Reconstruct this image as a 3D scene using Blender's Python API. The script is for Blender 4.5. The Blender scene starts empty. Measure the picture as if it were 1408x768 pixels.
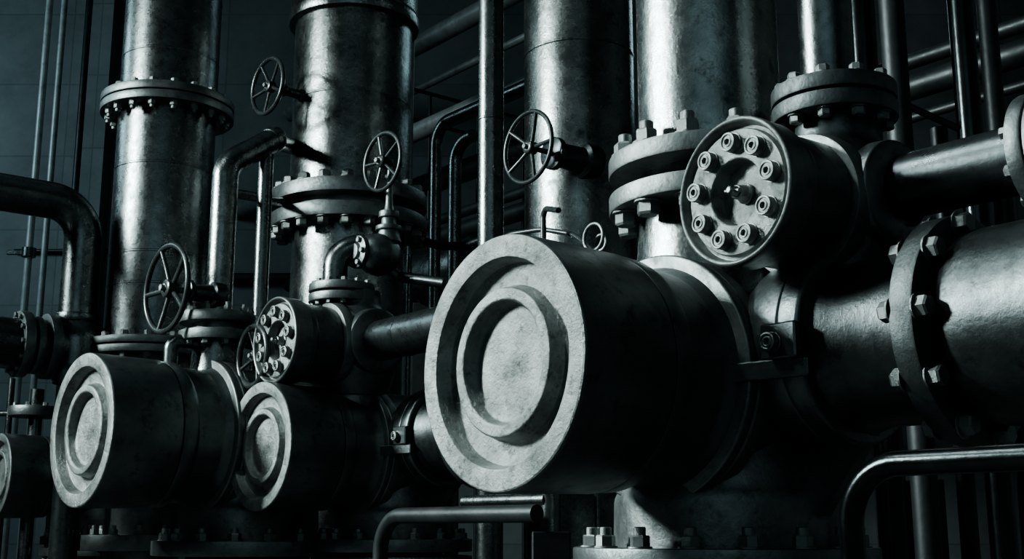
import bpy, math, random
from mathutils import Vector, Matrix, Quaternion
random.seed(7)
C = bpy.context.scene.collection
PI = math.pi
# ------------------------------------------------------------------ camera
EYE = 1.6
F = 1654.0
PITCH = math.atan(344.0 / F)
cam_d = bpy.data.cameras.new('camera'); cam = bpy.data.objects.new('camera', cam_d); C.objects.link(cam)
cam_d.sensor_width = 36.0; cam_d.lens = 36.0 * F / 1408.0; cam_d.clip_end = 200
cam.location = (0, 0, EYE); cam.rotation_euler = (PI / 2 + PITCH, 0, 0)
bpy.context.scene.camera = cam
_cp, _sp = math.cos(PITCH), math.sin(PITCH)

def W(px, py, Y):
    """measured photo point at forward distance Y -> place in the hall"""
    x = (px - 704) / F; y = (384 - py) / F
    v = Vector((x, _cp - y * _sp, _sp + y * _cp)) * (Y / (_cp - y * _sp))
    return v + Vector((0, 0, EYE))
def depth(p): return p.y * _cp + (p.z - EYE) * _sp
def pxof(p): return 704 + F * p.x / depth(p)
def pr(px_r, p): return px_r * depth(p) / F          # pixel radius -> metres

AZ = math.radians(51)
D = Vector((math.sin(AZ), math.cos(AZ), 0))           # the valves point along -D
E = Vector((math.cos(AZ), -math.sin(AZ), 0))          # the branches run along +E
Z = Vector((0, 0, 1))
def along(p, d, px):
    lo, hi = -30.0, 30.0
    # march until the pixel is crossed
    s = 1 if px > pxof(p) else -1
    if pxof(p + d * .01) < pxof(p): s = -s
    t = 0.0
    for i in range(4000):
        t += s * .01
        q = p + d * t
        if depth(q) < .3: break
        if (pxof(q) - px) * (pxof(p) - px) <= 0: break
    return p + d * t

# ------------------------------------------------------------------ materials
def mat_steel(name, c0, c1, rough=(.3, .55), metallic=.9, scale=4.0, bump=.25, pits=.5, stain=.35, coat=0):
    m = bpy.data.materials.new(name); m.use_nodes = True
    nt = m.node_tree; N = nt.nodes; L = nt.links
    b = N['Principled BSDF']
    tc = N.new('ShaderNodeTexCoord')
    n1 = N.new('ShaderNodeTexNoise'); n1.inputs['Scale'].default_value = scale; n1.inputs['Detail'].default_value = 9; n1.inputs['Roughness'].default_value = .68
    n2 = N.new('ShaderNodeTexNoise'); n2.inputs['Scale'].default_value = scale * 9; n2.inputs['Detail'].default_value = 6; n2.inputs['Roughness'].default_value = .7
    n3 = N.new('ShaderNodeTexNoise'); n3.inputs['Scale'].default_value = scale * 2.3; n3.inputs['Detail'].default_value = 12; n3.inputs['Roughness'].default_value = .75
    for n in (n1, n2, n3): L.new(tc.outputs['Object'], n.inputs['Vector'])
    r1 = N.new('ShaderNodeValToRGB'); r1.color_ramp.elements[0].position = .32; r1.color_ramp.elements[1].position = .68
    r1.color_ramp.elements[0].color = (*c0, 1); r1.color_ramp.elements[1].color = (*c1, 1)
    L.new(n1.outputs['Fac'], r1.inputs['Fac'])
    r3 = N.new('ShaderNodeValToRGB'); r3.color_ramp.elements[0].position = .36; r3.color_ramp.elements[1].position = .46
    r3.color_ramp.elements[0].color = (1 - stain,) * 3 + (1,); r3.color_ramp.elements[1].color = (1, 1, 1, 1)
    L.new(n3.outputs['Fac'], r3.inputs['Fac'])
    mx = N.new('ShaderNodeMix'); mx.data_type = 'RGBA'; mx.blend_type = 'MULTIPLY'; mx.inputs[0].default_value = 1
    L.new(r1.outputs['Color'], mx.inputs[6]); L.new(r3.outputs['Color'], mx.inputs[7])
    L.new(mx.outputs[2], b.inputs['Base Color'])
    mr = N.new('ShaderNodeMapRange'); mr.inputs[1].default_value = .3; mr.inputs[2].default_value = .7
    mr.inputs[3].default_value = rough[1]; mr.inputs[4].default_value = rough[0]
    L.new(n3.outputs['Fac'], mr.inputs[0]); L.new(mr.outputs[0], b.inputs['Roughness'])
    b.inputs['Metallic'].default_value = metallic
    mv = N.new('ShaderNodeMath'); mv.operation = 'MULTIPLY'; mv.inputs[1].default_value = pits
    L.new(n2.outputs['Fac'], mv.inputs[0])
    ad = N.new('ShaderNodeMath'); ad.operation = 'ADD'; L.new(mv.outputs[0], ad.inputs[0]); L.new(n3.outputs['Fac'], ad.inputs[1])
    bp = N.new('ShaderNodeBump'); bp.inputs['Strength'].default_value = bump; bp.inputs['Distance'].default_value = .012
    L.new(ad.outputs[0], bp.inputs['Height']); L.new(bp.outputs['Normal'], b.inputs['Normal'])
    return m
M = {}
M['face'] = mat_steel('machined_cast_face', (.085, .095, .093), (.28, .298, .29), (.28, .56), .8, 6, .6, 1.0, .55)
M['cast'] = mat_steel('dark_cast_steel', (.075, .086, .088), (.15, .167, .17), (.27, .46), .9, 4, .25, .5, .5)
M['collar'] = mat_steel('worn_collar_steel', (.07, .079, .079), (.19, .206, .203), (.32, .56), .8, 5, .3, .6, .4)
M['column'] = mat_steel('weathered_column_steel', (.09, .10, .10), (.27, .29, .285), (.18, .36), 1.0, 3.2, .26, .7, .62)
M['pipe'] = mat_steel('dull_pipe_steel', (.08, .09, .092), (.17, .184, .184), (.2, .38), 1.0, 5, .18, .4, .35)
M['darkpipe'] = mat_steel('blackened_pipe_steel', (.045, .052, .055), (.095, .107, .11), (.22, .38), .9, 5, .15, .4, .35)
M['flange'] = mat_steel('worn_flange_steel', (.09, .10, .102), (.18, .197, .197), (.3, .5), .85, 6, .3, .6, .4)
M['shadeflange'] = mat_steel('shaded_flange_steel', (.05, .057, .058), (.10, .112, .113), (.36, .56), .75, 6, .3, .6, .4)  # flange steel darkened in colour to mimic light falling off to the right
M['shadepipe'] = mat_steel('shaded_scuffed_pipe_steel', (.035, .04, .042), (.095, .105, .106), (.24, .44), .95, 4, .22, .5, .5)  # weaker light on the right put into a darker pipe colour
M['conduit'] = mat_steel('pale_conduit_steel', (.22, .24, .24), (.38, .40, .40), (.35, .5), .15, 5, .1, .4, .3)
M['rackpipe'] = mat_steel('grey_rack_pipe', (.10, .112, .114), (.19, .206, .207), (.3, .45), .35, 4, .15, .4, .4)
M['blackpipe'] = mat_steel('black_glossy_pipe', (.018, .022, .023), (.045, .051, .053), (.14, .26), .95, 5, .12, .4, .3)
M['bolt'] = mat_steel('dark_bolt_steel', (.10, .11, .11), (.26, .28, .275), (.3, .5), .8, 14, .3, .5, .4)
M['bright'] = mat_steel('polished_bolt_steel', (.07, .077, .076), (.22, .236, .23), (.22, .42), .95, 16, .25, .5, .3)
M['wheel'] = mat_steel('black_enamel', (.02, .024, .025), (.05, .057, .058), (.2, .36), .35, 6, .08, .3, .25)
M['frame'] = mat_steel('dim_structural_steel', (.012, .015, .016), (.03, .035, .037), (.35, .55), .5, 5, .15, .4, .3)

def mat_wall(name, c0, c1, joints=True):
    m = bpy.data.materials.new(name); m.use_nodes = True
    nt = m.node_tree; N = nt.nodes; L = nt.links; b = N['Principled BSDF']
    tc = N.new('ShaderNodeTexCoord')
    n1 = N.new('ShaderNodeTexNoise'); n1.inputs['Scale'].default_value = .9; n1.inputs['Detail'].default_value = 10; n1.inputs['Roughness'].default_value = .7
    L.new(tc.outputs['Object'], n1.inputs['Vector'])
    r = N.new('ShaderNodeValToRGB'); r.color_ramp.elements[0].position = .3; r.color_ramp.elements[1].position = .72
    r.color_ramp.elements[0].color = (*c0, 1); r.color_ramp.elements[1].color = (*c1, 1); L.new(n1.outputs['Fac'], r.inputs['Fac'])
    out = r.outputs['Color']
    if joints:
        mp = N.new('ShaderNodeMapping'); mp.inputs['Rotation'].default_value = (PI / 2, 0, 0)
        L.new(tc.outputs['Object'], mp.inputs['Vector'])
        br = N.new('ShaderNodeTexBrick'); br.inputs['Scale'].default_value = 1; br.inputs['Brick Width'].default_value = 2.4; br.inputs['Row Height'].default_value = 1.15
        br.inputs['Mortar Size'].default_value = .012; br.offset = 0
        br.inputs['Color1'].default_value = (1, 1, 1, 1); br.inputs['Color2'].default_value = (.88, .88, .88, 1); br.inputs['Mortar'].default_value = (.68, .68, .68, 1)
        L.new(mp.outputs['Vector'], br.inputs['Vector'])
        mx = N.new('ShaderNodeMix'); mx.data_type = 'RGBA'; mx.blend_type = 'MULTIPLY'; mx.inputs[0].default_value = 1
        L.new(out, mx.inputs[6]); L.new(br.outputs['Color'], mx.inputs[7]); out = mx.outputs[2]
    L.new(out, b.inputs['Base Color']); b.inputs['Roughness'].default_value = .85
    bp = N.new('ShaderNodeBump'); bp.inputs['Strength'].default_value = .3; bp.inputs['Distance'].default_value = .03
    L.new(n1.outputs['Fac'], bp.inputs['Height']); L.new(bp.outputs['Normal'], b.inputs['Normal'])
    return m
M['wall'] = mat_wall('stained_concrete', (.10, .115, .12), (.19, .21, .215))
M['floor'] = mat_wall('oily_concrete', (.03, .035, .036), (.07, .078, .08), False)

# ------------------------------------------------------------------ geometry
class MB:
    """collects vertices and faces of ONE mesh"""
    def __init__(s): s.v = []; s.f = []
    def add(s, vs, fs):
        o = len(s.v); s.v += [tuple(x) for x in vs]; s.f += [tuple(i + o for i in f) for f in fs]
        return s
    def box(s, c, sx, sy, sz, rot=None, b=.006):
        c = Vector(c); vs = []; fs = []
        hx, hy, hz = sx / 2, sy / 2, sz / 2; b = min(b, hx * .6, hy * .6, hz * .6)
        idx = {}
        for ax in range(3):
            for sg in (-1, 1):
                for a in (-1, 1):
                    for q in (-1, 1):
                        p = [0, 0, 0]; o = [(ax + 1) % 3, (ax + 2) % 3]; h = (hx, hy, hz)
                        p[ax] = sg * h[ax]; p[o[0]] = a * (h[o[0]] - b); p[o[1]] = q * (h[o[1]] - b)
                        idx[(ax, sg, a, q)] = len(vs); vs.append(Vector(p))
        def key(ax, signs):
            o = [(ax + 1) % 3, (ax + 2) % 3]
            return idx[(ax, signs[ax], signs[o[0]], signs[o[1]])]
        def orient(f):
            a, b_, c_ = vs[f[0]], vs[f[1]], vs[f[2]]
            n = (b_ - a).cross(c_ - a); m = sum((vs[i] for i in f), Vector()) / len(f)
            return f if n.dot(m) > 0 else f[::-1]
        for ax in range(3):
            for sg in (-1, 1):
                fs.append(orient([idx[(ax, sg, -1, -1)], idx[(ax, sg, 1, -1)], idx[(ax, sg, 1, 1)], idx[(ax, sg, -1, 1)]]))
            o0, o1 = (ax + 1) % 3, (ax + 2) % 3
            for s0 in (-1, 1):
                for s1 in (-1, 1):
                    sA = [0, 0, 0]; sA[o0] = s0; sA[o1] = s1; sB = list(sA); sA[ax] = -1; sB[ax] = 1
                    fs.append(orient([key(o0, sA), key(o0, sB), key(o1, sB), key(o1, sA)]))
        for a in (-1, 1):
            for q in (-1, 1):
                for w in (-1, 1):
                    sg = [a, q, w]; fs.append(orient([key(0, sg), key(1, sg), key(2, sg)]))
        R = rot or Matrix.Identity(3)
        return s.add([R @ v + c for v in vs], fs)
    def lathe(s, prof, o, ax, segs=64, ref=None, bevel=0.0):
        if bevel: prof = bev(prof, bevel)
        ax = Vector(ax).normalized(); o = Vector(o)
        u = (ref or (Z if abs(ax.z) < .9 else Vector((1, 0, 0)))); u = (u - ax * u.dot(ax)).normalized(); w = ax.cross(u)
        vs = []; fs = []; rings = []
        for (t, r) in prof:
            if abs(r) < 1e-6:
                rings.append([len(vs)]); vs.append(o + ax * t)
            else:
                st = len(vs)
                for k in range(segs):
                    a = 2 * PI * k / segs
                    vs.append(o + ax * t + (u * math.cos(a) + w * math.sin(a)) * r)
                rings.append(list(range(st, st + segs)))
        for A, B in zip(rings, rings[1:]):
            for k in range(segs):
                k2 = (k + 1) % segs
                if len(A) == 1 and len(B) == 1: continue
                if len(A) == 1: fs.append((A[0], B[k2], B[k]))
                elif len(B) == 1: fs.append((A[k], A[k2], B[0]))
                else: fs.append((A[k], A[k2], B[k2], B[k]))
        return s.add(vs, fs)
    def tube(s, pts, r, segs=28, bend=0.0, caps=True):
        pts = [Vector(p) for p in pts]
        path = [pts[0]]
        for i in range(1, len(pts) - 1):
            p = pts[i]; a = (pts[i - 1] - p); b = (pts[i + 1] - p)
            la, lb = a.length, b.length; a.normalize(); b.normalize()
            ang = a.angle(b)
            if bend <= 0 or ang > PI - .02: path.append(p); continue
            cut = min(bend / math.tan(ang / 2), la * .48 if i > 1 else la * .95, lb * .48 if i < len(pts) - 2 else lb * .95)
            rad = cut * math.tan(ang / 2)
            cen = p + (a + b).normalized() * (rad / math.sin(ang / 2))
            v0 = (p + a * cut) - cen; v1 = (p + b * cut) - cen
            q = v0.rotation_difference(v1); n = 14
            for k in range(n + 1):
                path.append(cen + Quaternion().slerp(q, k / n) @ v0)
        path.append(pts[-1])
        vs = []; fs = []
        t0 = (path[1] - path[0]).normalized()
        u = (Z if abs(t0.z) < .9 else Vector((1, 0, 0))); u = (u - t0 * u.dot(t0)).normalized()
        prev = t0; n = len(path)
        for i, p in enumerate(path):
            if i == 0: t = t0
            elif i == n - 1: t = (path[-1] - path[-2]).normalized()
            else: t = ((path[i + 1] - p).normalized() + (p - path[i - 1]).normalized()).normalized()
            u = prev.rotation_difference(t) @ u; prev = t
            u = (u - t * u.dot(t)).normalized(); w = t.cross(u)
            for k in range(segs):
                a = 2 * PI * k / segs
                vs.append(p + (u * math.cos(a) + w * math.sin(a)) * r)
        for i in range(n - 1):
            for k in range(segs):
                k2 = (k + 1) % segs
                fs.append((i * segs + k, i * segs + k2, (i + 1) * segs + k2, (i + 1) * segs + k))
        if caps:
            fs.append(tuple(range(segs))[::-1]); fs.append(tuple(range((n - 1) * segs, n * segs)))
        return s.add(vs, fs)
    def torus(s, o, ax, R, r, segs=72, ms=16, oval=1.0):
        prof = [(math.sin(2 * PI * k / ms) * r * oval, R + math.cos(2 * PI * k / ms) * r) for k in range(ms + 1)]
        return s.lathe(prof, o, ax, segs)
    def prism(s, pts, off):
        """a flat outline pushed along off"""
        pts = [Vector(p) for p in pts]; off = Vector(off); n = len(pts)
        fs = [tuple(range(n))[::-1], tuple(range(n, 2 * n))] + [(k, (k + 1) % n, n + (k + 1) % n, n + k) for k in range(n)]
        return s.add(pts + [p + off for p in pts], fs)
    def mesh(s, name, mat, org=(0, 0, 0), ang=32):
        me = bpy.data.meshes.new(name); o = Vector(org)
        me.from_pydata([tuple(Vector(v) - o) for v in s.v], [], s.f)
        import bmesh
        bm = bmesh.new(); bm.from_mesh(me)
        bmesh.ops.remove_doubles(bm, verts=bm.verts, dist=1e-5)
        bmesh.ops.recalc_face_normals(bm, faces=bm.faces)
        bm.to_mesh(me); bm.free()
        me.polygons.foreach_set('use_smooth', [True] * len(me.polygons))
        me.set_sharp_from_angle(angle=math.radians(ang))
        me.materials.append(mat); me.update()
        return me

def bev(prof, b):
    out = [prof[0]]
    for i in range(1, len(prof) - 1):
        p = Vector(prof[i]); a = Vector(prof[i - 1]) - p; c = Vector(prof[i + 1]) - p
        if a.length < 1e-6 or c.length < 1e-6: out.append(tuple(p)); continue
        if a.angle(c) > PI - .3: out.append(tuple(p)); continue
        k = min(b, a.length * .4, c.length * .4)
        p0 = p + a.normalized() * k; p1 = p + c.normalized() * k
        mid = (p0 + p1) / 2 * .55 + p * .45
        out += [tuple(p0), tuple(mid), tuple(p1)]
    out.append(prof[-1]); return out

ORG = {}
def thing(name, label, cat, loc, group=None):
    o = bpy.data.objects.new(name, None); C.objects.link(o); o.location = loc; o.empty_display_size = .1
    o['label'] = label; o['category'] = cat
    if group: o['group'] = group
    ORG[o] = Vector(loc)
    return o
def part(parent, name, mb, mat, label=None):
    org = ORG[parent]
    o = bpy.data.objects.new(name, mb.mesh(name, M[mat], org)); C.objects.link(o); o.parent = parent
    if label: o['label'] = label
    ORG[o] = org
    return o
def solo(name, mb, mat, label, cat, loc, group=None):
    o = bpy.data.objects.new(name, mb.mesh(name, M[mat], loc)); C.objects.link(o); o.location = loc
    o['label'] = label; o['category'] = cat
    if group: o['group'] = group
    return o
def copy_tree(o, parent=None, skip=()):
    c = o.copy(); C.objects.link(c); c.parent = parent
    for ch in list(o.children):
        if ch.name.split('.')[0] not in skip: copy_tree(ch, c)
    return c
_cache = {}
def bolt_mesh(kind):
    """unit fastener (across corners 2) standing on z = 0"""
    if kind in _cache: return _cache[kind]
    m = MB()
    if kind == 'hex':
        m.lathe([(0, 0), (0, 1.22), (.16, 1.22), (.18, 1.15), (.18, 0)], (0, 0, 0), Z, 24)
        m.lathe([(.18, 0), (.18, 1), (1.05, 1), (1.25, .86), (1.25, 0)], (0, 0, 0), Z, 6)
    elif kind == 'stud':
        m.lathe([(0, 0), (0, 1.22), (.16, 1.22), (.18, 1.15), (.18, 0)], (0, 0, 0), Z, 24)
        m.lathe([(.18, 0), (.18, 1), (1.1, 1), (1.25, .9), (1.25, 0)], (0, 0, 0), Z, 6)
        m.lathe([(1.2, 0), (1.2, .6), (1.95, .6), (2.05, .5), (2.05, 0)], (0, 0, 0), Z, 16)
    elif kind == 'socket':
        m.lathe(bev([(0, 0), (0, 1.12), (.12, 1.12), (.12, 1.0), (1.0, 1.0), (1.05, .74), (.92, .70), (.92, .56), (1.02, .52), (1.02, .34), (.7, .3), (.7, 0)], .05), (0, 0, 0), Z, 28)
    me = m.mesh('fastener_' + kind, M['bright' if kind == 'socket' else 'bolt'], (0, 0, 0), 28)
    _cache[kind] = me
    return me
def bolt(parent, name, kind, pos, ax, size, spin=0.0):
    o = bpy.data.objects.new(name, bolt_mesh(kind)); C.objects.link(o); o.parent = parent
    o.location = Vector(pos) - ORG[parent]
    q = Z.rotation_difference(Vector(ax).normalized()) if Vector(ax).z > -.999 else Quaternion((1, 0, 0), PI)
    o.rotation_mode = 'QUATERNION'; o.rotation_quaternion = q @ Quaternion((0, 0, 1), spin)
    o.scale = (size,) * 3
    return o
def frame(ax):
    ax = Vector(ax).normalized()
    u = Z if abs(ax.z) < .9 else Vector((1, 0, 0)); u = (u - ax * u.dot(ax)).normalized()
    return ax, u, ax.cross(u)
def bolt_ring(parent, name, kind, c, ax, rb, n, size, phase=0.0, keep=None):
    ax, u, w = frame(ax)
    for k in range(n):
        a = phase + 2 * PI * k / n
        p = Vector(c) + (u * math.cos(a) + w * math.sin(a)) * rb
        if keep and not keep(p): continue
        bolt(parent, name, kind, p, ax, size, a + random.uniform(-.4, .4))
def plate(parent, c, ax, R, ri, th, mat='flange', name='flange', b=.008):
    """a flat ring from c along ax"""
    return part(parent, name, MB().lathe([(0, ri), (0, R), (th, R), (th, ri), (0, ri)], c, ax, 80, bevel=b), mat)
def flange_pair(t, c, R, ri, th, gap, n, rb, size, kinds=('hex', 'hex'), mat='flange', phase=.2, ax=Z):
    """two bolted plates meeting at c"""
    ax = Vector(ax); c = Vector(c)
    lo = plate(t, c - ax * (gap / 2 + th), ax, R, ri, th, mat)
    up = plate(t, c + ax * (gap / 2), ax, R, ri, th, mat)
    part(t, 'gasket', MB().lathe([(-gap / 2, ri), (-gap / 2, rb - size * 1.5), (gap / 2, rb - size * 1.5), (gap / 2, ri)], c, ax, 64), mat)
    front = lambda p: p.y - c.y < R * .45 or abs(ax.z) < .5
    bolt_ring(up, 'bolt', kinds[0], c + ax * (gap / 2 + th), ax, rb, n, size, phase, front)
    bolt_ring(lo, 'nut', kinds[1], c - ax * (gap / 2 + th), -ax, rb, n, size, -phase, front)
    return up, lo

# ------------------------------------------------------------------ room
def struct(name, c, sx, sy, sz, mat):
    o = bpy.data.objects.new(name, MB().box((0, 0, 0), sx, sy, sz, None, .002).mesh(name, M[mat])); C.objects.link(o)
    o.location = c; o['kind'] = 'structure'
    return o
XL, XR, YB, YF, ZC = -14.0, 10.0, 17.5, -5.0, 12.0
struct('floor', ((XL + XR) / 2, (YB + YF) / 2, -.15), XR - XL, YB - YF, .3, 'floor')
struct('ceiling', ((XL + XR) / 2, (YB + YF) / 2, ZC + .15), XR - XL, YB - YF, .3, 'floor')
struct('wall_back', ((XL + XR) / 2, YB + .15, ZC / 2), XR - XL, .3, ZC, 'wall')
struct('wall_front', ((XL + XR) / 2, YF - .15, ZC / 2), XR - XL, .3, ZC, 'wall')
struct('wall_left', (XL - .15, (YB + YF) / 2, ZC / 2), .3, YB - YF, ZC, 'wall')
struct('wall_right', (XR + .15, (YB + YF) / 2, ZC / 2), .3, YB - YF, ZC, 'wall')
pil = W(124, 200, 17.0)
struct('trim_1', (pil.x, 17.3, ZC / 2), .34, .4, ZC, 'wall')
struct('trim_2', (W(96, 200, 17).x, 17.42, ZC / 2), .1, .16, ZC, 'wall')

# ------------------------------------------------------------------ the big capped valves
AXZ = EYE + .565
ST = 1.13
def build_valve(label, P0):
    """local frame: +Y is D, +X is E, origin under the tee on the floor"""
    t = thing('capped_valve', label, 'valve', (0, 0, EYE), 'large capped valves along the row')
    f0 = Vector((0, -ST, AXZ)); Y = Vector((0, 1, 0)); X = Vector((1, 0, 0))
    cap = part(t, 'end_cap', MB().lathe([(.425, .40), (.425, .440), (.01, .447), (0, .437)], f0, Y, 128, bevel=.006), 'cast')
    part(cap, 'cap_face', MB().lathe(bev([(.003, .442), (0, .437), (0, .364), (.062, .354), (.070, .272), (.018, .260), (.012, .254), (.012, .222), (.02, .214), (.058, .206), (.066, .192), (.062, .0)], .010), f0, Y, 128), 'face', 'pale machined end face with stepped rings')
    part(t, 'clamp_band', MB().lathe([(.433, .40), (.433, .438), (.515, .434), (.515, .40)], f0, Y, 112, bevel=.006), 'cast')
    part(t, 'barrel', MB().lathe([(.40, .395), (.52, .424), (.54, .41), (.70, .405), (.735, .415), (.76, .43), (.80, .40)], f0, Y, 112, bevel=.006), 'cast')
    part(t, 'collar', MB().lathe([(.755, .39), (.755, .472), (.762, .478), (.80, .478), (.808, .468), (.815, .476), (.88, .474), (.89, .462), (.89, .40)], f0, Y, 112, bevel=.006), 'collar')
    # tee body: a short round drum, blending into the pedestal
    body = MB().lathe([(.86, .435), (1.20, .435), (1.44, .415), (1.56, .36), (1.64, .25), (1.67, 0)], f0, Y, 80, bevel=.02)
    part(t, 'body', body, 'cast')
    foot = Vector((0, .0, 0))
    zt = AXZ
    part(t, 'pedestal', MB().lathe([(EYE - .07, .43), (EYE + .12, .425), (EYE + .16, .40), (EYE + .30, .37), (AXZ - .1, .36)], foot, Z, 72, bevel=.02), 'collar')
    gus = MB()
    for sg in (1,):
        gus.prism([Vector((.30, .03, EYE + .05)), Vector((.45, .03, EYE + .05)), Vector((.70, .03, EYE + .36)), Vector((.3, .03, EYE + .5))], (0, .05, 0))
    part(t, 'gusset', gus, 'cast')
    # base flanges
    up = plate(t, foot + Z * (EYE - .155), Z, .59, .36, .09, 'flange', 'base_flange')
    bolt_ring(up, 'nut', 'stud', foot + Z * (EYE - .065), Z, .515, 16, .037, .1)
    lo = plate(t, foot + Z * (EYE - .275), Z, .59, .36, .09, 'flange', 'base_flange')
    bolt_ring(lo, 'nut', 'hex', foot + Z * (EYE - .275), -Z, .515, 16, .037, -.1)
    part(t, 'riser', MB().lathe([(0, .55), (.05, .55), (.05, .40), (EYE - .28, .40), (EYE - .16, .37)], foot, Z, 64), 'darkpipe')
    # branch
    b0 = Vector((0, 0, AXZ + .085))
    part(t, 'branch_bell', MB().lathe([(.33, .27), (.36, .30), (.42, .335), (.50, .352), (.58, .360), (.585, .352), (.59, .362), (.665, .360), (.675, .35), (.675, .30)], b0, X, 96, bevel=.006), 'cast')
    part(t, 'branch_pipe', MB().lathe([(.2, .27), (.40, .27), (.60, .315), (.70, .315), (.74, .300), (1.06, .300)], b0, X, 96), 'shadepipe')
    # stay between the collar and the bell
    st = MB().box((.53, -.34, AXZ - .02), .34, .08, .065, Matrix.Rotation(math.radians(10), 3, 'Z'))
    part(t, 'stay_bar', st, 'cast')
    lug = MB().box((.60, -.30, AXZ + .075), .15, .15, .125)
    lg = part(t, 'lug', lug, 'cast')
    bolt(lg, 'bolt', 'socket', (.58, -.375, AXZ + .07), (0, -1, 0), .034)
    return t

P0A = W(684, 497, 4.1)
lblA = 'largest dark valve, wide pale stepped end cap filling the middle of the photo'
vA = build_valve(lblA, P0A)
def place_valve(t, P0, az=51, sc=1.0):
    a = math.radians(az); d = Vector((math.sin(a), math.cos(a), 0))
    t.location = (P0.x + d.x * ST * sc, P0.y + d.y * ST * sc, EYE); t.rotation_euler = (0, 0, -a); t.scale = (sc,) * 3
    for ch in t.children:
        if ch.name.startswith('riser'): ch.scale.z = 1 / sc      # the riser always reaches the floor
    return Vector((t.location.x, t.location.y, 0))
TA = place_valve(vA, P0A)
vB = copy_tree(vA); vB['label'] = 'dark capped valve with smaller pale stepped cap, just left of the largest valve'
NOBR = ('branch_bell', 'branch_pipe', 'stay_bar', 'lug', 'gusset')
vC = copy_tree(vA, None, NOBR); vC['label'] = 'dark capped valve with pale stepped face, below the largest handwheel at left'
vD = copy_tree(vA, None, NOBR); vD['label'] = 'capped valve cut by the left edge, under the small dim flange'
TB = place_valve(vB, W(355, 614, 8.35), 50)
TC = place_valve(vC, W(110, 589, 8.35), 48, 1.2)
TD = place_valve(vD, W(-4, 643, 10.6), 50, .82)

# ------------------------------------------------------------------ columns
def shaft(R, z0, z1, seams=(), groove=.010):
    pr_ = [(z0, R)]
    for z in sorted(seams):
        pr_ += [(z - .012, R), (z - .006, R + groove), (z + .006, R + groove), (z + .012, R)]
    pr_.append((z1, R)); return pr_

# column on the largest valve
cA = Vector((TA.x, TA.y, 0)); RA = .30
zf = W(975, 258, TA.y).z
t = thing('flanged_column', 'bright pitted steel column rising behind the bolted round cover, thick twin flange with big hex bolts', 'pipe', (cA.x, cA.y, AXZ + .3))
part(t, 'shaft', MB().lathe(shaft(RA - .005, zf, 9.5, (5.2,), .006), cA, Z, 96), 'column')
part(t, 'neck', MB().lathe([(AXZ + .2, .33), (zf - .42, .325), (zf - .2, .305), (zf, .28)], cA, Z, 80, bevel=.05), 'column')
flange_pair(t, (cA.x, cA.y, zf), .425, .27, .078, .078, 12, .362, .047, ('stud', 'hex'), 'collar', .12)

# column C, left
pC = W(222, 300, 10.5); cC = Vector((pC.x, pC.y, 0)); RC = pr(66, pC)
t = thing('flanged_column', 'tall dim column at left, thin bolted flange ring high up, behind the largest handwheel', 'pipe', cC)
z1 = W(230, 152, cC.y).z; z2 = W(200, 484, cC.y).z
part(t, 'shaft', MB().lathe(shaft(RC, z2 - .05, 10, (W(222, 3, cC.y).z, W(222, 88, cC.y).z, W(222, 240, cC.y).z, W(222, 358, cC.y).z, W(222, 400, cC.y).z), .004), cC, Z, 80), 'pipe')  # darker steel than the other columns stands in for weaker light here
part(t, 'lower_shaft', MB().lathe([(.0, RC * .72), (EYE - .2, RC * .72), (EYE + .2, RC * .72), (EYE + .32, RC * .95), (z2 - .05, RC * .95)], cC, Z, 64, bevel=.03), 'collar')
flange_pair(t, (cC.x, cC.y, z1), RC * 1.37, RC - .02, .075, .012, 18, RC * 1.2, .036, ('hex', 'stud'), 'flange')
flange_pair(t, (cC.x, cC.y, z2), RC * 1.37, RC - .02, .065, .012, 16, RC * 1.2, .036, ('hex', 'hex'), 'flange')
bf = plate(t, (cC.x, cC.y, EYE - .17), Z, .53, RC * .7, .13, 'flange', 'base_flange')
bolt_ring(bf, 'nut', 'stud', (cC.x, cC.y, EYE - .04), Z, .46, 14, .038)

# column B, centre left: the widest one
pB = W(480, 290, 10.6); cB = Vector((pB.x, pB.y, 0)); RB = pr(82, pB)
t = thing('flanged_column', 'widest steel column with a collar at its top and a heavy twin flange above the smaller bolted valve', 'pipe', cB)
zB = W(474, 296, cB.y).z; zT = W(480, 42, cB.y).z
part(t, 'shaft', MB().lathe(shaft(RB, zB, 11, (W(480, 150, cB.y).z,), .004), cB, Z, 96), 'column')
part(t, 'lower_shaft', MB().lathe(shaft(RB * .93, 0, zB), cB, Z, 80), 'column')
part(t, 'top_collar', MB().lathe([(zT, RB * .97), (zT, RB * 1.12), (zT + .1, RB * 1.12), (zT + .13, RB * 1.09), (zT + .52, RB * 1.09), (zT + .52, RB * .97)], cB, Z, 96, bevel=.02), 'column')
flange_pair(t, (cB.x, cB.y, zB), RB * 1.30, RB * .9, .125, .09, 20, RB * 1.17, .055, ('hex', 'hex'), 'flange', .1)

# column E, centre
pE = W(797, 200, 9.3); cE = Vector((pE.x, pE.y, 0)); RE = pr(76, pE)
t = thing('plain_column', 'plain weathered column with one thin weld seam, left of the brightest column', 'pipe', cE)
part(t, 'shaft', MB().lathe(shaft(RE, 0, 11, (W(797, 82, cE.y).z,), .007), cE, Z, 96), 'column')
pn = W(774, 207, 8.9)
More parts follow.
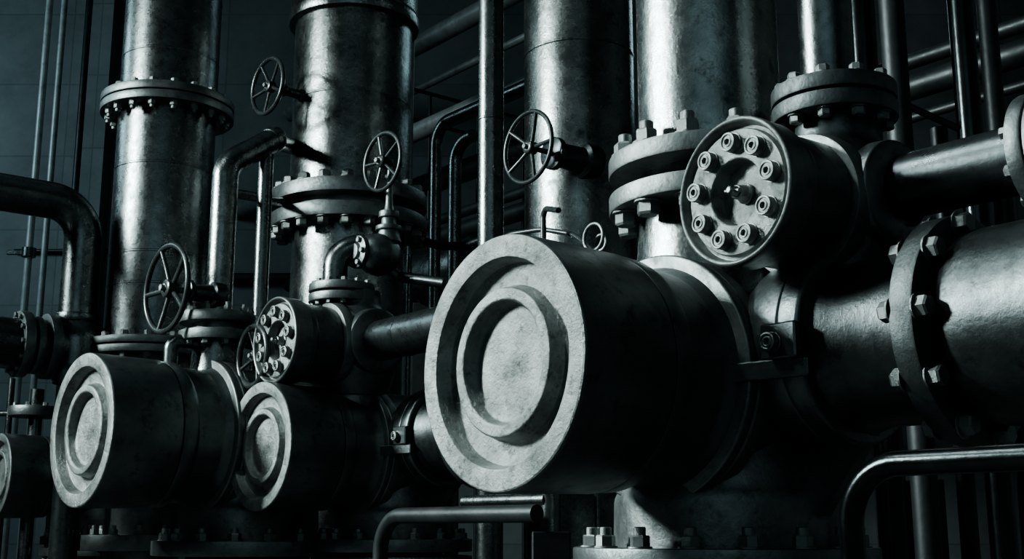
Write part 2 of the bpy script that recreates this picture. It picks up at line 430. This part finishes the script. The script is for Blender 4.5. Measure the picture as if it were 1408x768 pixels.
# ------------------------------------------------------------------ hand wheels
def handwheel(label, c, n, R, stem, rim=.07, spokes=5, phase=0.0, group=None, hub=1.0, bonnet=.0, seg=None):
    """wheel centre c, axis n towards the viewer, stem backwards"""
    c = Vector(c); n = Vector(n).normalized(); _, u, w = frame(n)
    t = thing('handwheel', label, 'handwheel', c, group)
    part(t, 'rim', MB().torus(c, n, R * (1 - rim), R * rim, 80, 16), 'wheel')
    for k in range(spokes):
        a = phase + 2 * PI * k / spokes
        dr = u * math.cos(a) + w * math.sin(a)
        m = MB(); m.tube([c - n * R * .10 + dr * R * .08, c - n * R * .06 + dr * R * .5, c + dr * R * (1 - rim * 1.1)], R * .055, 12, R * .3)
        part(t, 'spoke', m, 'wheel')
    h = part(t, 'hub', MB().lathe([(-.22 * R, 0), (-.22 * R, .16 * R * hub), (.04 * R, .16 * R * hub), (.06 * R, .11 * R), (.06 * R, 0)], c, n, 28, bevel=.006), 'wheel')
    bolt(h, 'nut', 'hex', c + n * .06 * R, n, .075 * R)
    part(t, 'stem', MB().tube([c - n * .1 * R, c - n * stem], R * .07, 16), 'pipe')
    if bonnet:
        part(t, 'bonnet', MB().lathe([(-stem, 0), (-stem, bonnet), (-stem * .80, bonnet), (-stem * .78, bonnet * .72), (-stem * .45, bonnet * .66), (-stem * .42, bonnet * .9), (-stem * .34, bonnet * .9), (-stem * .33, 0)], c, n, 40, bevel=.006), 'darkpipe')
    return t
DH = Vector((math.sin(math.radians(47)), math.cos(math.radians(47)), 0))
c4 = W(229, 396, 8.7)
c2 = Vector((W(300, 440, 9.05).x, 9.05, 0))
handwheel('largest black handwheel, in front of the tall left column', c4, -DH, pr(64, c4), .46, .062, 5, .35, None, 1.2, .10)
c1 = W(368, 118, 10.0)
handwheel('highest black handwheel, against the dark wall left of the widest column', c1, -DH, pr(42, c1), .42, .075, 5, .5, None, 1.2, .06)
c3 = W(726, 202, 8.5)
handwheel('black handwheel on a round boss of the plain weathered column', c3, -D, pr(53, c3), .66, .06, 5, .9, None, 1.1, pr(26, c3))

# ------------------------------------------------------------------ bent pipe left of centre (on valve C)
t = thing('bent_pipe', 'pale upright pipe with top elbow, rising from a twin flange beside the largest handwheel', 'pipe', (c2.x, c2.y, AXZ))
r2 = pr(18, W(300, 330, c2.y)); zE = W(300, 226, c2.y).z
pEnd = Vector((c2.x, c2.y, zE)); far = W(374, 193, 9.4); dirF = (far - pEnd).normalized()
part(t, 'pipe', MB().tube([(c2.x, c2.y, AXZ + .6), (c2.x, c2.y, zE), far], r2, 36, .21), 'column')
zq = W(303, 452, c2.y).z
flange_pair(t, (c2.x, c2.y, zq), .29, r2 * .9, .078, .06, 10, .24, .031, ('stud', 'hex'), 'collar')
part(t, 'neck', MB().lathe([(AXZ + .58, .20), (AXZ + .66, .185), (zq, .17)], c2, Z, 48), 'column')
q = W(367, 197, 9.38); zP = EYE + 1.1
tp = thing('upright_pipe', 'slim upright post pipe meeting the elbow of the pale bent pipe', 'pipe', (q.x, q.y, zP))
part(tp, 'pipe', MB().tube([(q.x, q.y, zP), (q.x, q.y, far.z)], pr(10, q), 28), 'pipe')
part(t, 'end_cap', MB().lathe([(-.02, r2 * .9), (-.02, r2 * 1.06), (.05, r2 * 1.06), (.10, r2 * .8), (.12, 0)], far, dirF, 36, bevel=.01), 'column')
part(t, 'side_stub', MB().tube([far, W(408, 203, 10.75)], r2 * .72, 28), 'pipe')

# ------------------------------------------------------------------ bolted cover valves
def build_bolted(label):
    """local: +Y is D, +X is E, origin at the body centre; cover radius .263"""
    t = thing('bolted_cover_valve', label, 'valve', (0, 0, 0), 'valves with bolted round covers')
    Y = Vector((0, 1, 0)); X = Vector((1, 0, 0)); R = .263
    f0 = Vector((0, -.57, 0))
    part(t, 'rim', MB().lathe(bev([(.045, R * .8), (.045, R * .90), (.006, R * .925), (0, R * .96), (.006, R * .995), (.03, R), (.045, R * .985), (.12, R * .985), (.12, R * .8)], .004), f0, Y, 112), 'collar')
    cv = part(t, 'cover', MB().lathe(bev([(.045, R * .895), (.042, R * .85), (.02, R * .835), (.018, R * .46), (.024, R * .44), (.075, R * .42), (.078, R * .12), (.078, 0)], .004), f0, Y, 96), 'face', 'pale mottled cover plate')
    for k in range(9):
        a = math.radians(90 + 40 * k)
        bolt(cv, 'bolt', 'socket', f0 + Vector((math.cos(a) * R * .655, .018, math.sin(a) * R * .655)), -Y, .0335, k * .7)
    sp = part(t, 'spindle', MB().lathe([(.08, .0), (.08, .036), (.062, .036), (.058, .027), (.02, .025), (.018, .018), (-.012, .016), (-.018, .010), (-.018, 0)], f0, Y, 28, bevel=.003), 'bright', 'bright stub spindle in the middle of the cover')
    part(sp, 'pin', MB().tube([f0 + Vector((-.032, .005, .004)), f0 + Vector((.032, .005, -.004))], .008, 12), 'bright')
    part(t, 'barrel', MB().lathe([(.10, R * .80), (.10, R * .93), (.16, R * .93), (.17, R * .90), (.34, R * .90), (.36, R * .8)], f0, Y, 96, bevel=.005), 'cast')
    part(t, 'collar', MB().lathe([(.345, R * .85), (.345, R * 1.0), (.39, R * 1.03), (.415, R * 1.03), (.42, R * .85)], f0, Y, 96, bevel=.006), 'collar')
    part(t, 'body', MB().lathe([(-.30, .21), (-.20, .24), (-.1, .26), (.1, .26), (.19, .235), (.25, .16), (.36, .15)], (0, 0, 0), Z, 72, bevel=.03), 'cast')
    part(t, 'back_drum', MB().lathe([(.40, R * .93), (.62, R * .93), (.74, R * .8), (.80, R * .4), (.81, 0)], f0, Y, 64, bevel=.02), 'cast')
    part(t, 'branch_bell', MB().lathe([(.12, .19), (.21, .205), (.265, .20), (.272, .19), (.28, .165), (.285, .12)], (0, 0, .02), X, 64, bevel=.006), 'cast')
    part(t, 'saddle', MB().lathe([(-.46, .24), (-.36, .19), (-.25, .18), (-.1, .2)], (0, 0, 0), Z, 56, bevel=.02), 'cast')
    return t
def put_bolted(t, P0, az, s):
    a = math.radians(az); d = Vector((math.sin(a), math.cos(a), 0))
    t.location = P0 + d * .57 * s; t.rotation_euler = (0, 0, -a); t.scale = (s,) * 3
    return Vector(t.location)
bA = build_bolted('larger bolted-cover valve, nine bright bolts round a pale cover, in front of the brightest column')
bB = copy_tree(bA); bB['label'] = 'smaller bolted-cover valve, under the elbow and small twin flange in front of the widest column'
oA = put_bolted(bA, W(1006, 262, 4.05), 54, 1.02)
oB = put_bolted(bB, W(376, 467, 8.35), 50, 1.18)

# pipe branch of the larger bolted valve, with its flange at the right edge
a2 = math.radians(50); E2 = Vector((math.cos(a2), -math.sin(a2), 0))
br0 = oA + Z * .05 + E2 * .22
t = thing('branch_pipe', 'dark glossy pipe rising from the larger bolted valve to a flange at the right edge', 'pipe', br0)
e1 = along(br0, E2, 1418)
part(t, 'pipe', MB().tube([br0, e1 + E2 * .02], .118, 56), 'darkpipe')
ufl = plate(t, e1, E2, .205, .10, .055, 'flange', 'flange')
bolt_ring(ufl, 'bolt', 'hex', e1, -E2, .165, 8, .022, .3)
plate(t, e1 + E2 * .06, E2, .205, .10, .055, 'flange', 'flange')
part(t, 'end_pipe', MB().tube([e1 + E2 * .1, e1 + E2 * .9], .12, 48), 'darkpipe')

# upright pipe with twin flange on the larger bolted valve
cU = Vector((oA.x, oA.y, 0)); zu = W(1133, 147, cU.y).z
t = thing('riser_pipe', 'upright pipe standing on a round twin flange above the larger bolted valve', 'pipe', (cU.x, cU.y, zu - .12))
ru = .103
cP = cU + Vector((-.015, 0, 0))
part(t, 'pipe', MB().lathe(shaft(ru, zu, 8.5, (zu + 1.4,), .004), cP, Z, 56), 'pipe')
flange_pair(t, (cU.x, cU.y, zu), .236, .08, .062, .010, 10, .195, .026, ('hex', 'hex'), 'shadeflange', .5)

# big flanged pipe on the right, continuing the branch of the largest valve
bz = Vector((TA.x, TA.y, AXZ + .085)); b1 = bz + E * 1.07
t = thing('flanged_pipe', 'fat dark pipe leaving the frame at right, wide flange with large hex bolts', 'pipe', b1)
fl = part(t, 'flange', MB().lathe([(-.02, .27), (-.02, .385), (.065, .385), (.065, .27), (-.02, .27)], b1, E, 112, bevel=.008), 'shadeflange')
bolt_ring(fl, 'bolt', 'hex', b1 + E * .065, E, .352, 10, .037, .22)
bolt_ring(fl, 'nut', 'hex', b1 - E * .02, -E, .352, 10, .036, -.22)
part(t, 'pipe', MB().lathe([(.05, .27), (.07, .30), (.10, .315), (.16, .325), (2.6, .325)], b1, E, 112), 'shadepipe')

# branch run of the smaller bolted valve
rb0 = oB + Z * .02 + E * .20
t = thing('branch_pipe', 'dark pipe running from the smaller bolted valve behind the largest end cap', 'pipe', rb0)
e2 = along(rb0, E, 560)
part(t, 'pipe', MB().tube([rb0, rb0 + E * 2.0], .145, 56), 'darkpipe')
part(t, 'joint', MB().lathe([(-.012, .143), (-.006, .149), (.006, .149), (.012, .143)], e2, E, 56), 'darkpipe')

# run of valve B behind the largest cap
bb = Vector((TB.x, TB.y, AXZ + .085)); Eb = Vector((math.cos(math.radians(50)), -math.sin(math.radians(50)), 0))
b2 = bb + Eb * 1.07
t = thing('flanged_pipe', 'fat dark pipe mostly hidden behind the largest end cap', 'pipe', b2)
fl = part(t, 'flange', MB().lathe([(-.02, .27), (-.02, .385), (.065, .385), (.065, .27), (-.02, .27)], b2, Eb, 96, bevel=.008), 'shadeflange')
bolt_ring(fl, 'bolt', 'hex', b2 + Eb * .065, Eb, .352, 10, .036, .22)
part(t, 'pipe', MB().lathe([(.05, .27), (.10, .315), (.16, .325), (1.6, .325), (1.6, 0)], b2, Eb, 96), 'shadepipe')

# small twin flange + elbow + gate valve with handwheel, above the smaller bolted valve
cG = Vector((W(470, 405, oB.y).x, oB.y, 0)); zg = W(470, 405, cG.y).z
t = thing('elbow_pipe', 'short elbow on a small twin flange above the smaller bolted valve', 'pipe', (cG.x, cG.y, zg - .15))
flange_pair(t, (cG.x, cG.y, zg), .245, .08, .062, .016, 12, .205, .022, ('hex', 'hex'), 'flange')
cH = cG + Vector((-.055, 0, 0)); zl = W(462, 338, cG.y).z; gv = W(520, 350, 8.85)
part(t, 'pipe', MB().tube([(cH.x, cH.y, zg), (cH.x, cH.y, zl), (gv.x - .02, gv.y, zl)], .092, 36, .17), 'pipe')
part(t, 'neck', MB().lathe([(oB.z + .2, .2), (oB.z + .32, .17), (zg, .15)], cG, Z, 40), 'cast')
t = thing('gate_valve', 'small globe-bodied valve at the end of the short elbow, stem and spoked handwheel above it', 'valve', gv)
gb = part(t, 'body', MB().lathe([(-.15, 0), (-.15, .10), (-.10, .14), (0, .165), (.10, .14), (.15, .10), (.15, 0)], gv, -D, 48, bevel=.02), 'cast')
ff = part(t, 'front_flange', MB().lathe([(.14, 0), (.14, .125), (.18, .125), (.185, .07), (.21, .06), (.21, 0)], gv + E * -.02, -D, 40, bevel=.005), 'flange')
bolt_ring(ff, 'bolt', 'hex', gv + E * -.02 - D * .18, -D, .098, 6, .022, .5)
wh = W(526, 222, 8.8); wpost = wh.x + .05
part(t, 'bonnet', MB().lathe([(.10, .10), (.19, .075), (.19, .10), (.225, .10), (.225, .06), (.29, .055), (.29, .078), (.34, .078), (.34, .04), (.40, .03), (wh.z - gv.z, .016)], Vector((wpost, gv.y + .02, gv.z)), Z, 32, bevel=.006), 'flange')
part(t, 'side_pipe', MB().tube([gv - Z * .05, W(548, 380, 8.9), W(612, 389, 8.7)], .042, 20), 'darkpipe')
wt = pr(43, wh)
hw = part(t, 'wheel_rim', MB().torus(wh, -DH, wt * .94, wt * .07, 72, 14), 'wheel')
_, u_, w_ = frame(-DH)
for k in range(5):
    a = .25 + 2 * PI * k / 5; dr = u_ * math.cos(a) + w_ * math.sin(a)
    part(t, 'spoke', MB().tube([wh + dr * wt * .06, wh + dr * wt * .93], wt * .05, 10), 'wheel')
hb = part(t, 'hub', MB().lathe([(-.07, 0), (-.07, .05), (.03, .05), (.04, .03), (.04, 0)], wh, -DH, 24, bevel=.005), 'wheel')
bolt(hb, 'nut', 'hex', wh - DH * .04, -DH, .022)

# dim wheel tucked left of the smaller bolted cover
c6 = W(348, 489, 8.62)
handwheel('dim handwheel half hidden behind the smaller bolted cover', c6, -D, pr(46, c6), .35, .10, 4, .4, None, 1.1, .05)

# ------------------------------------------------------------------ far left group
g0 = W(107, 480, 10.2)
t = thing('cross_fitting', 'dim round-bodied cross fitting at far left with twin flange, under the bent left pipe', 'fitting', g0)
rg = pr(37, g0)
part(t, 'body', MB().lathe([(-rg * 1.3, rg * .8), (-rg * .8, rg), (rg * .4, rg), (rg * .85, rg * .85), (rg * 1.05, rg * .7)], g0, Z, 56, bevel=.03), 'pipe')
part(t, 'end_boss', MB().lathe([(rg * .6, rg * .45), (rg * 1.5, rg * .45), (rg * 1.5, rg * .58), (rg * 1.7, rg * .58), (rg * 1.7, 0)], g0, D, 36, bevel=.01), 'pipe')
part(t, 'inlet', MB().tube([g0, g0 - D * (rg * 2.0)], rg * .8, 40), 'pipe')
fc = g0 - D * (rg * 1.55)
for k, off in enumerate((-.16, -.04, .06)):
    p = plate(t, fc + D * off, D, rg * (1.2 if k != 1 else 1.05), rg * .5, .085 if k != 1 else .06, 'flange', 'flange')
    if k == 0: bolt_ring(p, 'bolt', 'hex', fc + D * off, -D, rg * 1.06, 12, .022)
part(t, 'supply_pipe', MB().tube([fc - D * .15, fc - D * 5.0], rg * .92, 44), 'darkpipe')
part(t, 'foot_pipe', MB().tube([g0, (g0.x, g0.y, 0)], rg * .5, 28), 'darkpipe')
ce = Vector((W(109, 400, 10.2).x, 10.2, 0)); ze = W(109, 283, 10.2).z
p_ = Vector((ce.x, ce.y, ze)); pl = p_ - D * 5.0
t = thing('bent_pipe', 'thick bent pipe entering from the left edge and turning down to the cross fitting', 'pipe', (ce.x, ce.y, g0.z + rg))
part(t, 'pipe', MB().tube([(ce.x, ce.y, g0.z + rg * .9), (ce.x, ce.y, ze), pl], pr(25, p_), 44, .30), 'pipe')
part(t, 'ring', MB().lathe([(0, pr(25, p_) * .9), (0, pr(29, p_)), (.07, pr(29, p_)), (.07, pr(25, p_) * .9)], (ce.x, ce.y, g0.z + rg), Z, 44, bevel=.01), 'pipe')
# small dim flange on an upright, far left low
c5 = Vector((W(50, 560, 11.0).x, 11.0, 0)); z5 = W(50, 573, 11).z
t = thing('standpipe', 'small dim standpipe with a thin flange, above the capped valve at the left edge', 'pipe', c5)
part(t, 'pipe', MB().tube([(c5.x, c5.y, 0), (c5.x, c5.y, W(50, 535, 11).z)], .06, 24), 'pipe')
p = plate(t, (c5.x, c5.y, z5), Z, pr(36, W(50, 570, 11)), .08, .09, 'flange', 'flange')
bolt_ring(p, 'bolt', 'hex', (c5.x, c5.y, z5 + .09), Z, .19, 8, .024)
# slim frame of tube beneath the left pipe
m = MB(); a = W(17, 520, 11.3); b = W(17, 600, 11.3)
t = thing('tube_frame', 'thin tube upright with a crossbar at the far left edge', 'frame', (a.x, a.y, 0))
part(t, 'upright', MB().tube([(a.x, a.y, 0), (a.x, a.y, a.z)], .03, 14), 'pipe')
q = W(17, 568, 11.3); part(t, 'crossbar', MB().tube([(q.x - .9, q.y, q.z), (q.x + .25, q.y, q.z)], .028, 14), 'pipe')

# wall conduits
for (px, r, lab) in ((52, .042, 'left one of the two pale thin conduits on the wall, clamped midway'), (73, .038, 'right one of the two pale thin conduits on the wall, no clamp')):
    P = W(px, 200, 15.4)
    t = thing('conduit', lab, 'pipe', (P.x, P.y, 0), 'thin conduits on the back wall')
    part(t, 'pipe', MB().tube([(P.x, P.y, 0), (P.x, P.y, ZC)], r * 1.1, 18), 'conduit')
    if px == 52:
        zc = W(40, 347, P.y).z
        part(t, 'clamp', MB().lathe([(-.06, .05), (-.06, .09), (.06, .09), (.06, .05)], (P.x, P.y, zc), Z, 20).box((P.x - .16, P.y, zc), .25, .05, .06), 'pipe')
P = W(108, 200, 16.6); solo('conduit', MB().tube([(P.x, P.y, 0), (P.x, P.y, ZC)], .05, 16), 'frame', 'dark conduit beside the wall pilaster', 'pipe', (P.x, P.y, 0))
P = W(300, 60, 12.5); solo('rod', MB().tube([(P.x, P.y, 0), (P.x, P.y, ZC)], .024, 14), 'conduit', 'slim bright rod just right of the tall left column', 'rod', (P.x, P.y, 0))
P = W(565, 200, 12.2); solo('rod', MB().tube([(P.x, P.y, 0), (P.x, P.y, ZC)], .022, 14), 'conduit', 'slim bright rod along the right side of the widest column', 'rod', (P.x, P.y, 0))

# thin line behind the wheel: horizontal pipes on the back wall
def hpipe(label, px0, py0, Y, px1, rpx, mat='pipe', d=E, name='background_pipe', group=None, wall=False):
    p = W(px0, py0, Y); q = along(p, d, px1)
    if wall: p = p - d * ((17.47 - p.y) / -d.y)
    return solo(name, MB().tube([p, q], pr(rpx, (p + q) / 2), 24), mat, label, 'pipe', p, group)
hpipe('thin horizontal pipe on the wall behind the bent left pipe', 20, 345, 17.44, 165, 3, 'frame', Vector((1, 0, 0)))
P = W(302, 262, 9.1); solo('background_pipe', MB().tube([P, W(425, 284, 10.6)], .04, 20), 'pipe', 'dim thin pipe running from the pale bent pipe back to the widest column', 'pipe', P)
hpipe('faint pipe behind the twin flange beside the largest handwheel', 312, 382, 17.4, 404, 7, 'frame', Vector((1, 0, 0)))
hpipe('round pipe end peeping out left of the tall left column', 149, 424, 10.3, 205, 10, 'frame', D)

# ------------------------------------------------------------------ centre background
P = W(675, 200, 7.6)
t = thing('upright_pipe', 'bright straight upright pipe just left of the plain weathered column', 'pipe', (P.x, P.y, 0))
part(t, 'pipe', MB().tube([(P.x, P.y, 0), (P.x, P.y, 10)], pr(17.5, P), 40), 'pipe')
part(t, 'joint', MB().lathe([(-.012, pr(17, P)), (-.005, pr(18.3, P)), (.005, pr(18.3, P)), (.012, pr(17, P))], (P.x, P.y, W(675, 165, P.y).z), Z, 40), 'pipe')
hpipe('slanting background pipe, topmost between the widest column and the bright upright pipe', 560, 70, 15.0, 760, 13, 'rackpipe', wall=True)
hpipe('thin slanting background pipe, second from the top behind the bright upright pipe', 572, 124, 15.4, 760, 5, 'rackpipe', wall=True)
hpipe('slanting background pipe, lowest behind the black handwheel', 566, 262, 15.6, 760, 15, 'darkpipe', wall=True)
# two swan-neck pipes
for (px, py, Y, r, pe, lab, mt) in ((600, 172, 12.4, 8, 740, 'dark bent pipe turning down beside the widest column', 'pipe'), (626, 196, 12.0, 9, 650, 'short bright bent pipe turning down left of the bright upright pipe', 'pipe')):
    p = W(px, py, Y); q = along(p, E, pe); r_ = pr(r, p)
    t = thing('bent_pipe', lab, 'pipe', (p.x, p.y, 0))
    part(t, 'pipe', MB().tube([(p.x, p.y, 0), p, q], r_, 28, .24), mt)
p = W(606, 168, 13.0)
hpipe('slanting background pipe just above the dark bent pipe', 604, 168, 13.4, 760, 12, 'rackpipe', wall=True)
# catwalk rails
def rail(label, pts, r, mat='frame'):
    m = MB()
    return solo('rail', MB().tube(pts, r, 12), mat, label, 'rail', pts[0])
A_ = W(566, 122, 15); B_ = along(A_, D, 640)
t = thing('catwalk_railing', 'faint steel railing in the dark behind the slanting pipes', 'railing', (A_.x, A_.y, 0))
for k, dz in enumerate((0, -.42)):
    part(t, 'rail', MB().tube([A_ + Z * dz, A_ + D * 3.0 + Z * dz], .025, 12), 'frame')
for k in range(4):
    p = A_ + D * (.3 + k * .8); part(t, 'post', MB().tube([Vector((p.x, p.y, 0)), p + Z * .02], .025, 12), 'frame')
A_ = W(585, 330, 12.8)
rl = solo('background_pipe', MB().tube([W(578, 330, 10.8), W(604, 338, 10.6), W(640, 338, 10.4), W(672, 326, 10.2)], .04, 16, .2), 'darkpipe', 'dark sagging pipe below the short bright bent pipe', 'pipe', W(578, 330, 10.8))
P = W(562, 400, 12.0); solo('rod', MB().tube([(P.x, P.y, 0), (P.x, P.y, W(562, 350, 12).z)], .03, 12), 'pipe', 'short dim rod behind the small globe-bodied valve', 'rod', (P.x, P.y, 0))
tank = W(600, 385, 13.6)
t = thing('tank', 'dim sloping drum low behind the bent background pipes', 'tank', (tank.x, tank.y, 0))
part(t, 'drum', MB().lathe([(-1.2, 0), (-1.2, .3), (-1.1, .4), (.9, .4), (1.0, .3), (1.0, 0)], (tank.x, tank.y, tank.z), E, 48, bevel=.03), 'pipe')
part(t, 'cradle', MB().box((tank.x, tank.y, (tank.z - .3) / 2), .5, .4, tank.z - .3), 'frame')

# small ring handle, hook and hose behind the largest cap
p = W(816, 326, 6.0)
t = thing('ring_handle', 'small bright ring handle standing behind the largest cap', 'handle', p)
part(t, 'ring', MB().torus(p, -D, pr(19, p), pr(2.6, p), 48, 12), 'collar')
part(t, 'inner_ring', MB().torus(p + D * .05 - Z * .02, -D, pr(11, p), pr(2.4, p), 40, 10), 'collar')
part(t, 'stem', MB().tube([p - Z * pr(19, p), (p.x, p.y, 0)], .014, 12), 'pipe')
a = W(747, 400, 6.6); a.z = 0; h0 = W(747, 286, 6.6); h1 = W(768, 289, 6.4)
solo('hook_pipe', MB().tube([a, h0, h1], pr(4, h0), 16, .045), 'wheel', 'thin black crook-topped rod in front of the plain column', 'rod', a)
hs = [W(660, 345, 7.2), W(700, 322, 7.0), W(745, 315, 6.8), W(790, 322, 6.6), W(815, 345, 6.4)]
solo('hose', MB().tube(hs, pr(3.5, hs[2]), 14, .4), 'wheel', 'thin black hose arching over the top of the largest cap', 'hose', hs[0])

# ------------------------------------------------------------------ right background
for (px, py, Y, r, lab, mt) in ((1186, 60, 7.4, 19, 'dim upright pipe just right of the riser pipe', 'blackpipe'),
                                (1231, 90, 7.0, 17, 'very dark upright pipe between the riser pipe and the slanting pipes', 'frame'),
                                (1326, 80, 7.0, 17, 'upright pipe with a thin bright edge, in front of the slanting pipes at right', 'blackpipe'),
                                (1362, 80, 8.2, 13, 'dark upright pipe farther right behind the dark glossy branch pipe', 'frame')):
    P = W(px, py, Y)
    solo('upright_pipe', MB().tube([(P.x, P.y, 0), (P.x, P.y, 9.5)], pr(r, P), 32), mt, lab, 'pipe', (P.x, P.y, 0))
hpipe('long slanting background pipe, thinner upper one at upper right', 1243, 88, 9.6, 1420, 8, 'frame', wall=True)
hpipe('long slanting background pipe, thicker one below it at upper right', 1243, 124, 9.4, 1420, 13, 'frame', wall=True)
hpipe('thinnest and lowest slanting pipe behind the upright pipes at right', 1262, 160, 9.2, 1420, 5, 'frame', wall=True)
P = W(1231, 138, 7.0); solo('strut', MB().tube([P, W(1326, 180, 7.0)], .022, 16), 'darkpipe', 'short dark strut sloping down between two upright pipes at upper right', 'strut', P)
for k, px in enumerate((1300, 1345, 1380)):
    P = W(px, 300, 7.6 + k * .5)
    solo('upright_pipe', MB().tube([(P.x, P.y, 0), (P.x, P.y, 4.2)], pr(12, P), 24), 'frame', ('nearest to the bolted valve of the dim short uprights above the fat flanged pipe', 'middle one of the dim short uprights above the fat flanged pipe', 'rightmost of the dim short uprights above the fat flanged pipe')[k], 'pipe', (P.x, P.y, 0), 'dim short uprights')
for k, (px, lab) in enumerate(((1050, 'dark upright steel column member behind the brightest column'), (1270, 'dark steel stanchion behind the bent pipe at lower right'))):
    P = W(px, 700, 10.5 - k * 3.0)
    m = MB(); h = 10 if k == 0 else 1.9
    m.box((P.x, P.y, h / 2), .03, .2, h); m.box((P.x, P.y - .1, h / 2), .2, .025, h); m.box((P.x, P.y + .1, h / 2), .2, .025, h)
    solo('stanchion', m, 'frame', lab, 'beam', (P.x, P.y, 0))

# ------------------------------------------------------------------ low bent pipes
p = W(1166, 640, 3.55); q = p + E * 2.4
t = thing('bent_pipe', 'dark glossy bent pipe in the lower right corner', 'pipe', (p.x, p.y, 0))
part(t, 'pipe', MB().tube([(p.x, p.y, 0), p, q], pr(17, p), 40, .17), 'blackpipe')
p = W(524, 709, 6.9); q = along(p, E, 738)
t = thing('bent_pipe', 'dark bent pipe low in the middle, running toward the dark block', 'pipe', (p.x, p.y, 0))
part(t, 'pipe', MB().tube([(p.x, p.y, 0), p, q], pr(10.5, p), 32, .2), 'frame')
p = W(640, 690, 6.5); q = along(p, E, 752)
solo('background_pipe', MB().tube([p, q], pr(10, q), 28), 'pipe', 'short shiny horizontal pipe just under the largest end cap', 'pipe', p)
P = W(757, 700, 6.0)
t = thing('standpipe', 'short upright pipe on a dark block under the largest barrel', 'pipe', (P.x, P.y, 0))
part(t, 'pipe', MB().tube([(P.x, P.y, W(757, 732, 6).z), (P.x, P.y, W(757, 655, 6).z)], pr(14, P), 28), 'pipe')
part(t, 'block', MB().box((P.x, P.y, W(757, 730, 6).z / 2), pr(52, P), .2, W(757, 730, 6).z), 'frame')
# low skid rail at left
A_ = W(-30, 703, 12.4); 
t = thing('skid_rail', 'dark low steel rail running under the left capped valves', 'rail', (A_.x, A_.y, 0))
part(t, 'rail', MB().box((A_.x + 1.7, A_.y, A_.z), 4.6, .1, .07), 'frame')
for k in range(4):
    part(t, 'post', MB().box((A_.x + .2 + k * .7, A_.y + .02, A_.z / 2 - .03), .08, .08, A_.z - .06), 'frame')

# small upright stub with a cap behind the left capped valve
P = W(234, 500, 8.85)
t = thing('stub_pipe', 'short curved-top stub between the left capped valve and the tall left column', 'pipe', (P.x, P.y, AXZ))
part(t, 'pipe', MB().tube([(P.x, P.y, AXZ + .55), (P.x, P.y, W(234, 468, 8.85).z), (P.x + .16, P.y + .1, W(234, 468, 8.85).z)], pr(10, P), 24, .07), 'pipe')
part(t, 'ring', MB().lathe([(0, .04), (0, .075), (.04, .075), (.04, .04)], (P.x, P.y, W(234, 508, 8.85).z), Z, 24, bevel=.005), 'pipe')

# ------------------------------------------------------------------ light
def area(name, loc, tgt, sx, sy, power, col, spread=180):
    l = bpy.data.lights.new(name, 'AREA'); l.shape = 'RECTANGLE'; l.size = sx; l.size_y = sy; l.energy = power; l.color = col
    l.spread = math.radians(spread)
    o = bpy.data.objects.new(name, l); C.objects.link(o); o.location = loc
    o.rotation_euler = (Vector(tgt) - Vector(loc)).to_track_quat('-Z', 'Y').to_euler()
    return o
COOL = (.86, 1.0, .98); TEAL = (.62, .92, 1.0)
area('key_light', (-11.6, 5.4, 7.4), (-.4, 5.4, 2.3), 1.2, 2.2, 1250, COOL, 100)
area('high_light', (-5.5, 4.6, 11.0), (1.0, 4.8, 2.0), 1.2, 2.0, 80, COOL, 70)
area('wall_wash', (-10.5, 12.0, 8.0), (-6.5, 17.5, 3.0), 2.5, 2.5, 230, TEAL)
area('rim_light', (4.5, 16.5, 9.5), (-1, 9, 3), 1.0, 3.0, 10, TEAL, 80)
area('soft_fill', (-1.5, -3.8, 6.0), (0, 7, 2), 8, 5, 80, TEAL)
area('overhead_fill', (-2, 8, 11.6), (-2, 8, 0), 10, 12, 40, TEAL)  # added overhead fill for soft top light; the ceiling has no opening
w = bpy.data.worlds.new('world'); bpy.context.scene.world = w; w.use_nodes = True
w.node_tree.nodes['Background'].inputs[0].default_value = (.01, .016, .018, 1)
vs = bpy.context.scene.view_settings
vs.view_transform = 'AgX'
try: vs.look = 'AgX - Medium High Contrast'
except Exception: pass
vs.exposure = 0.0
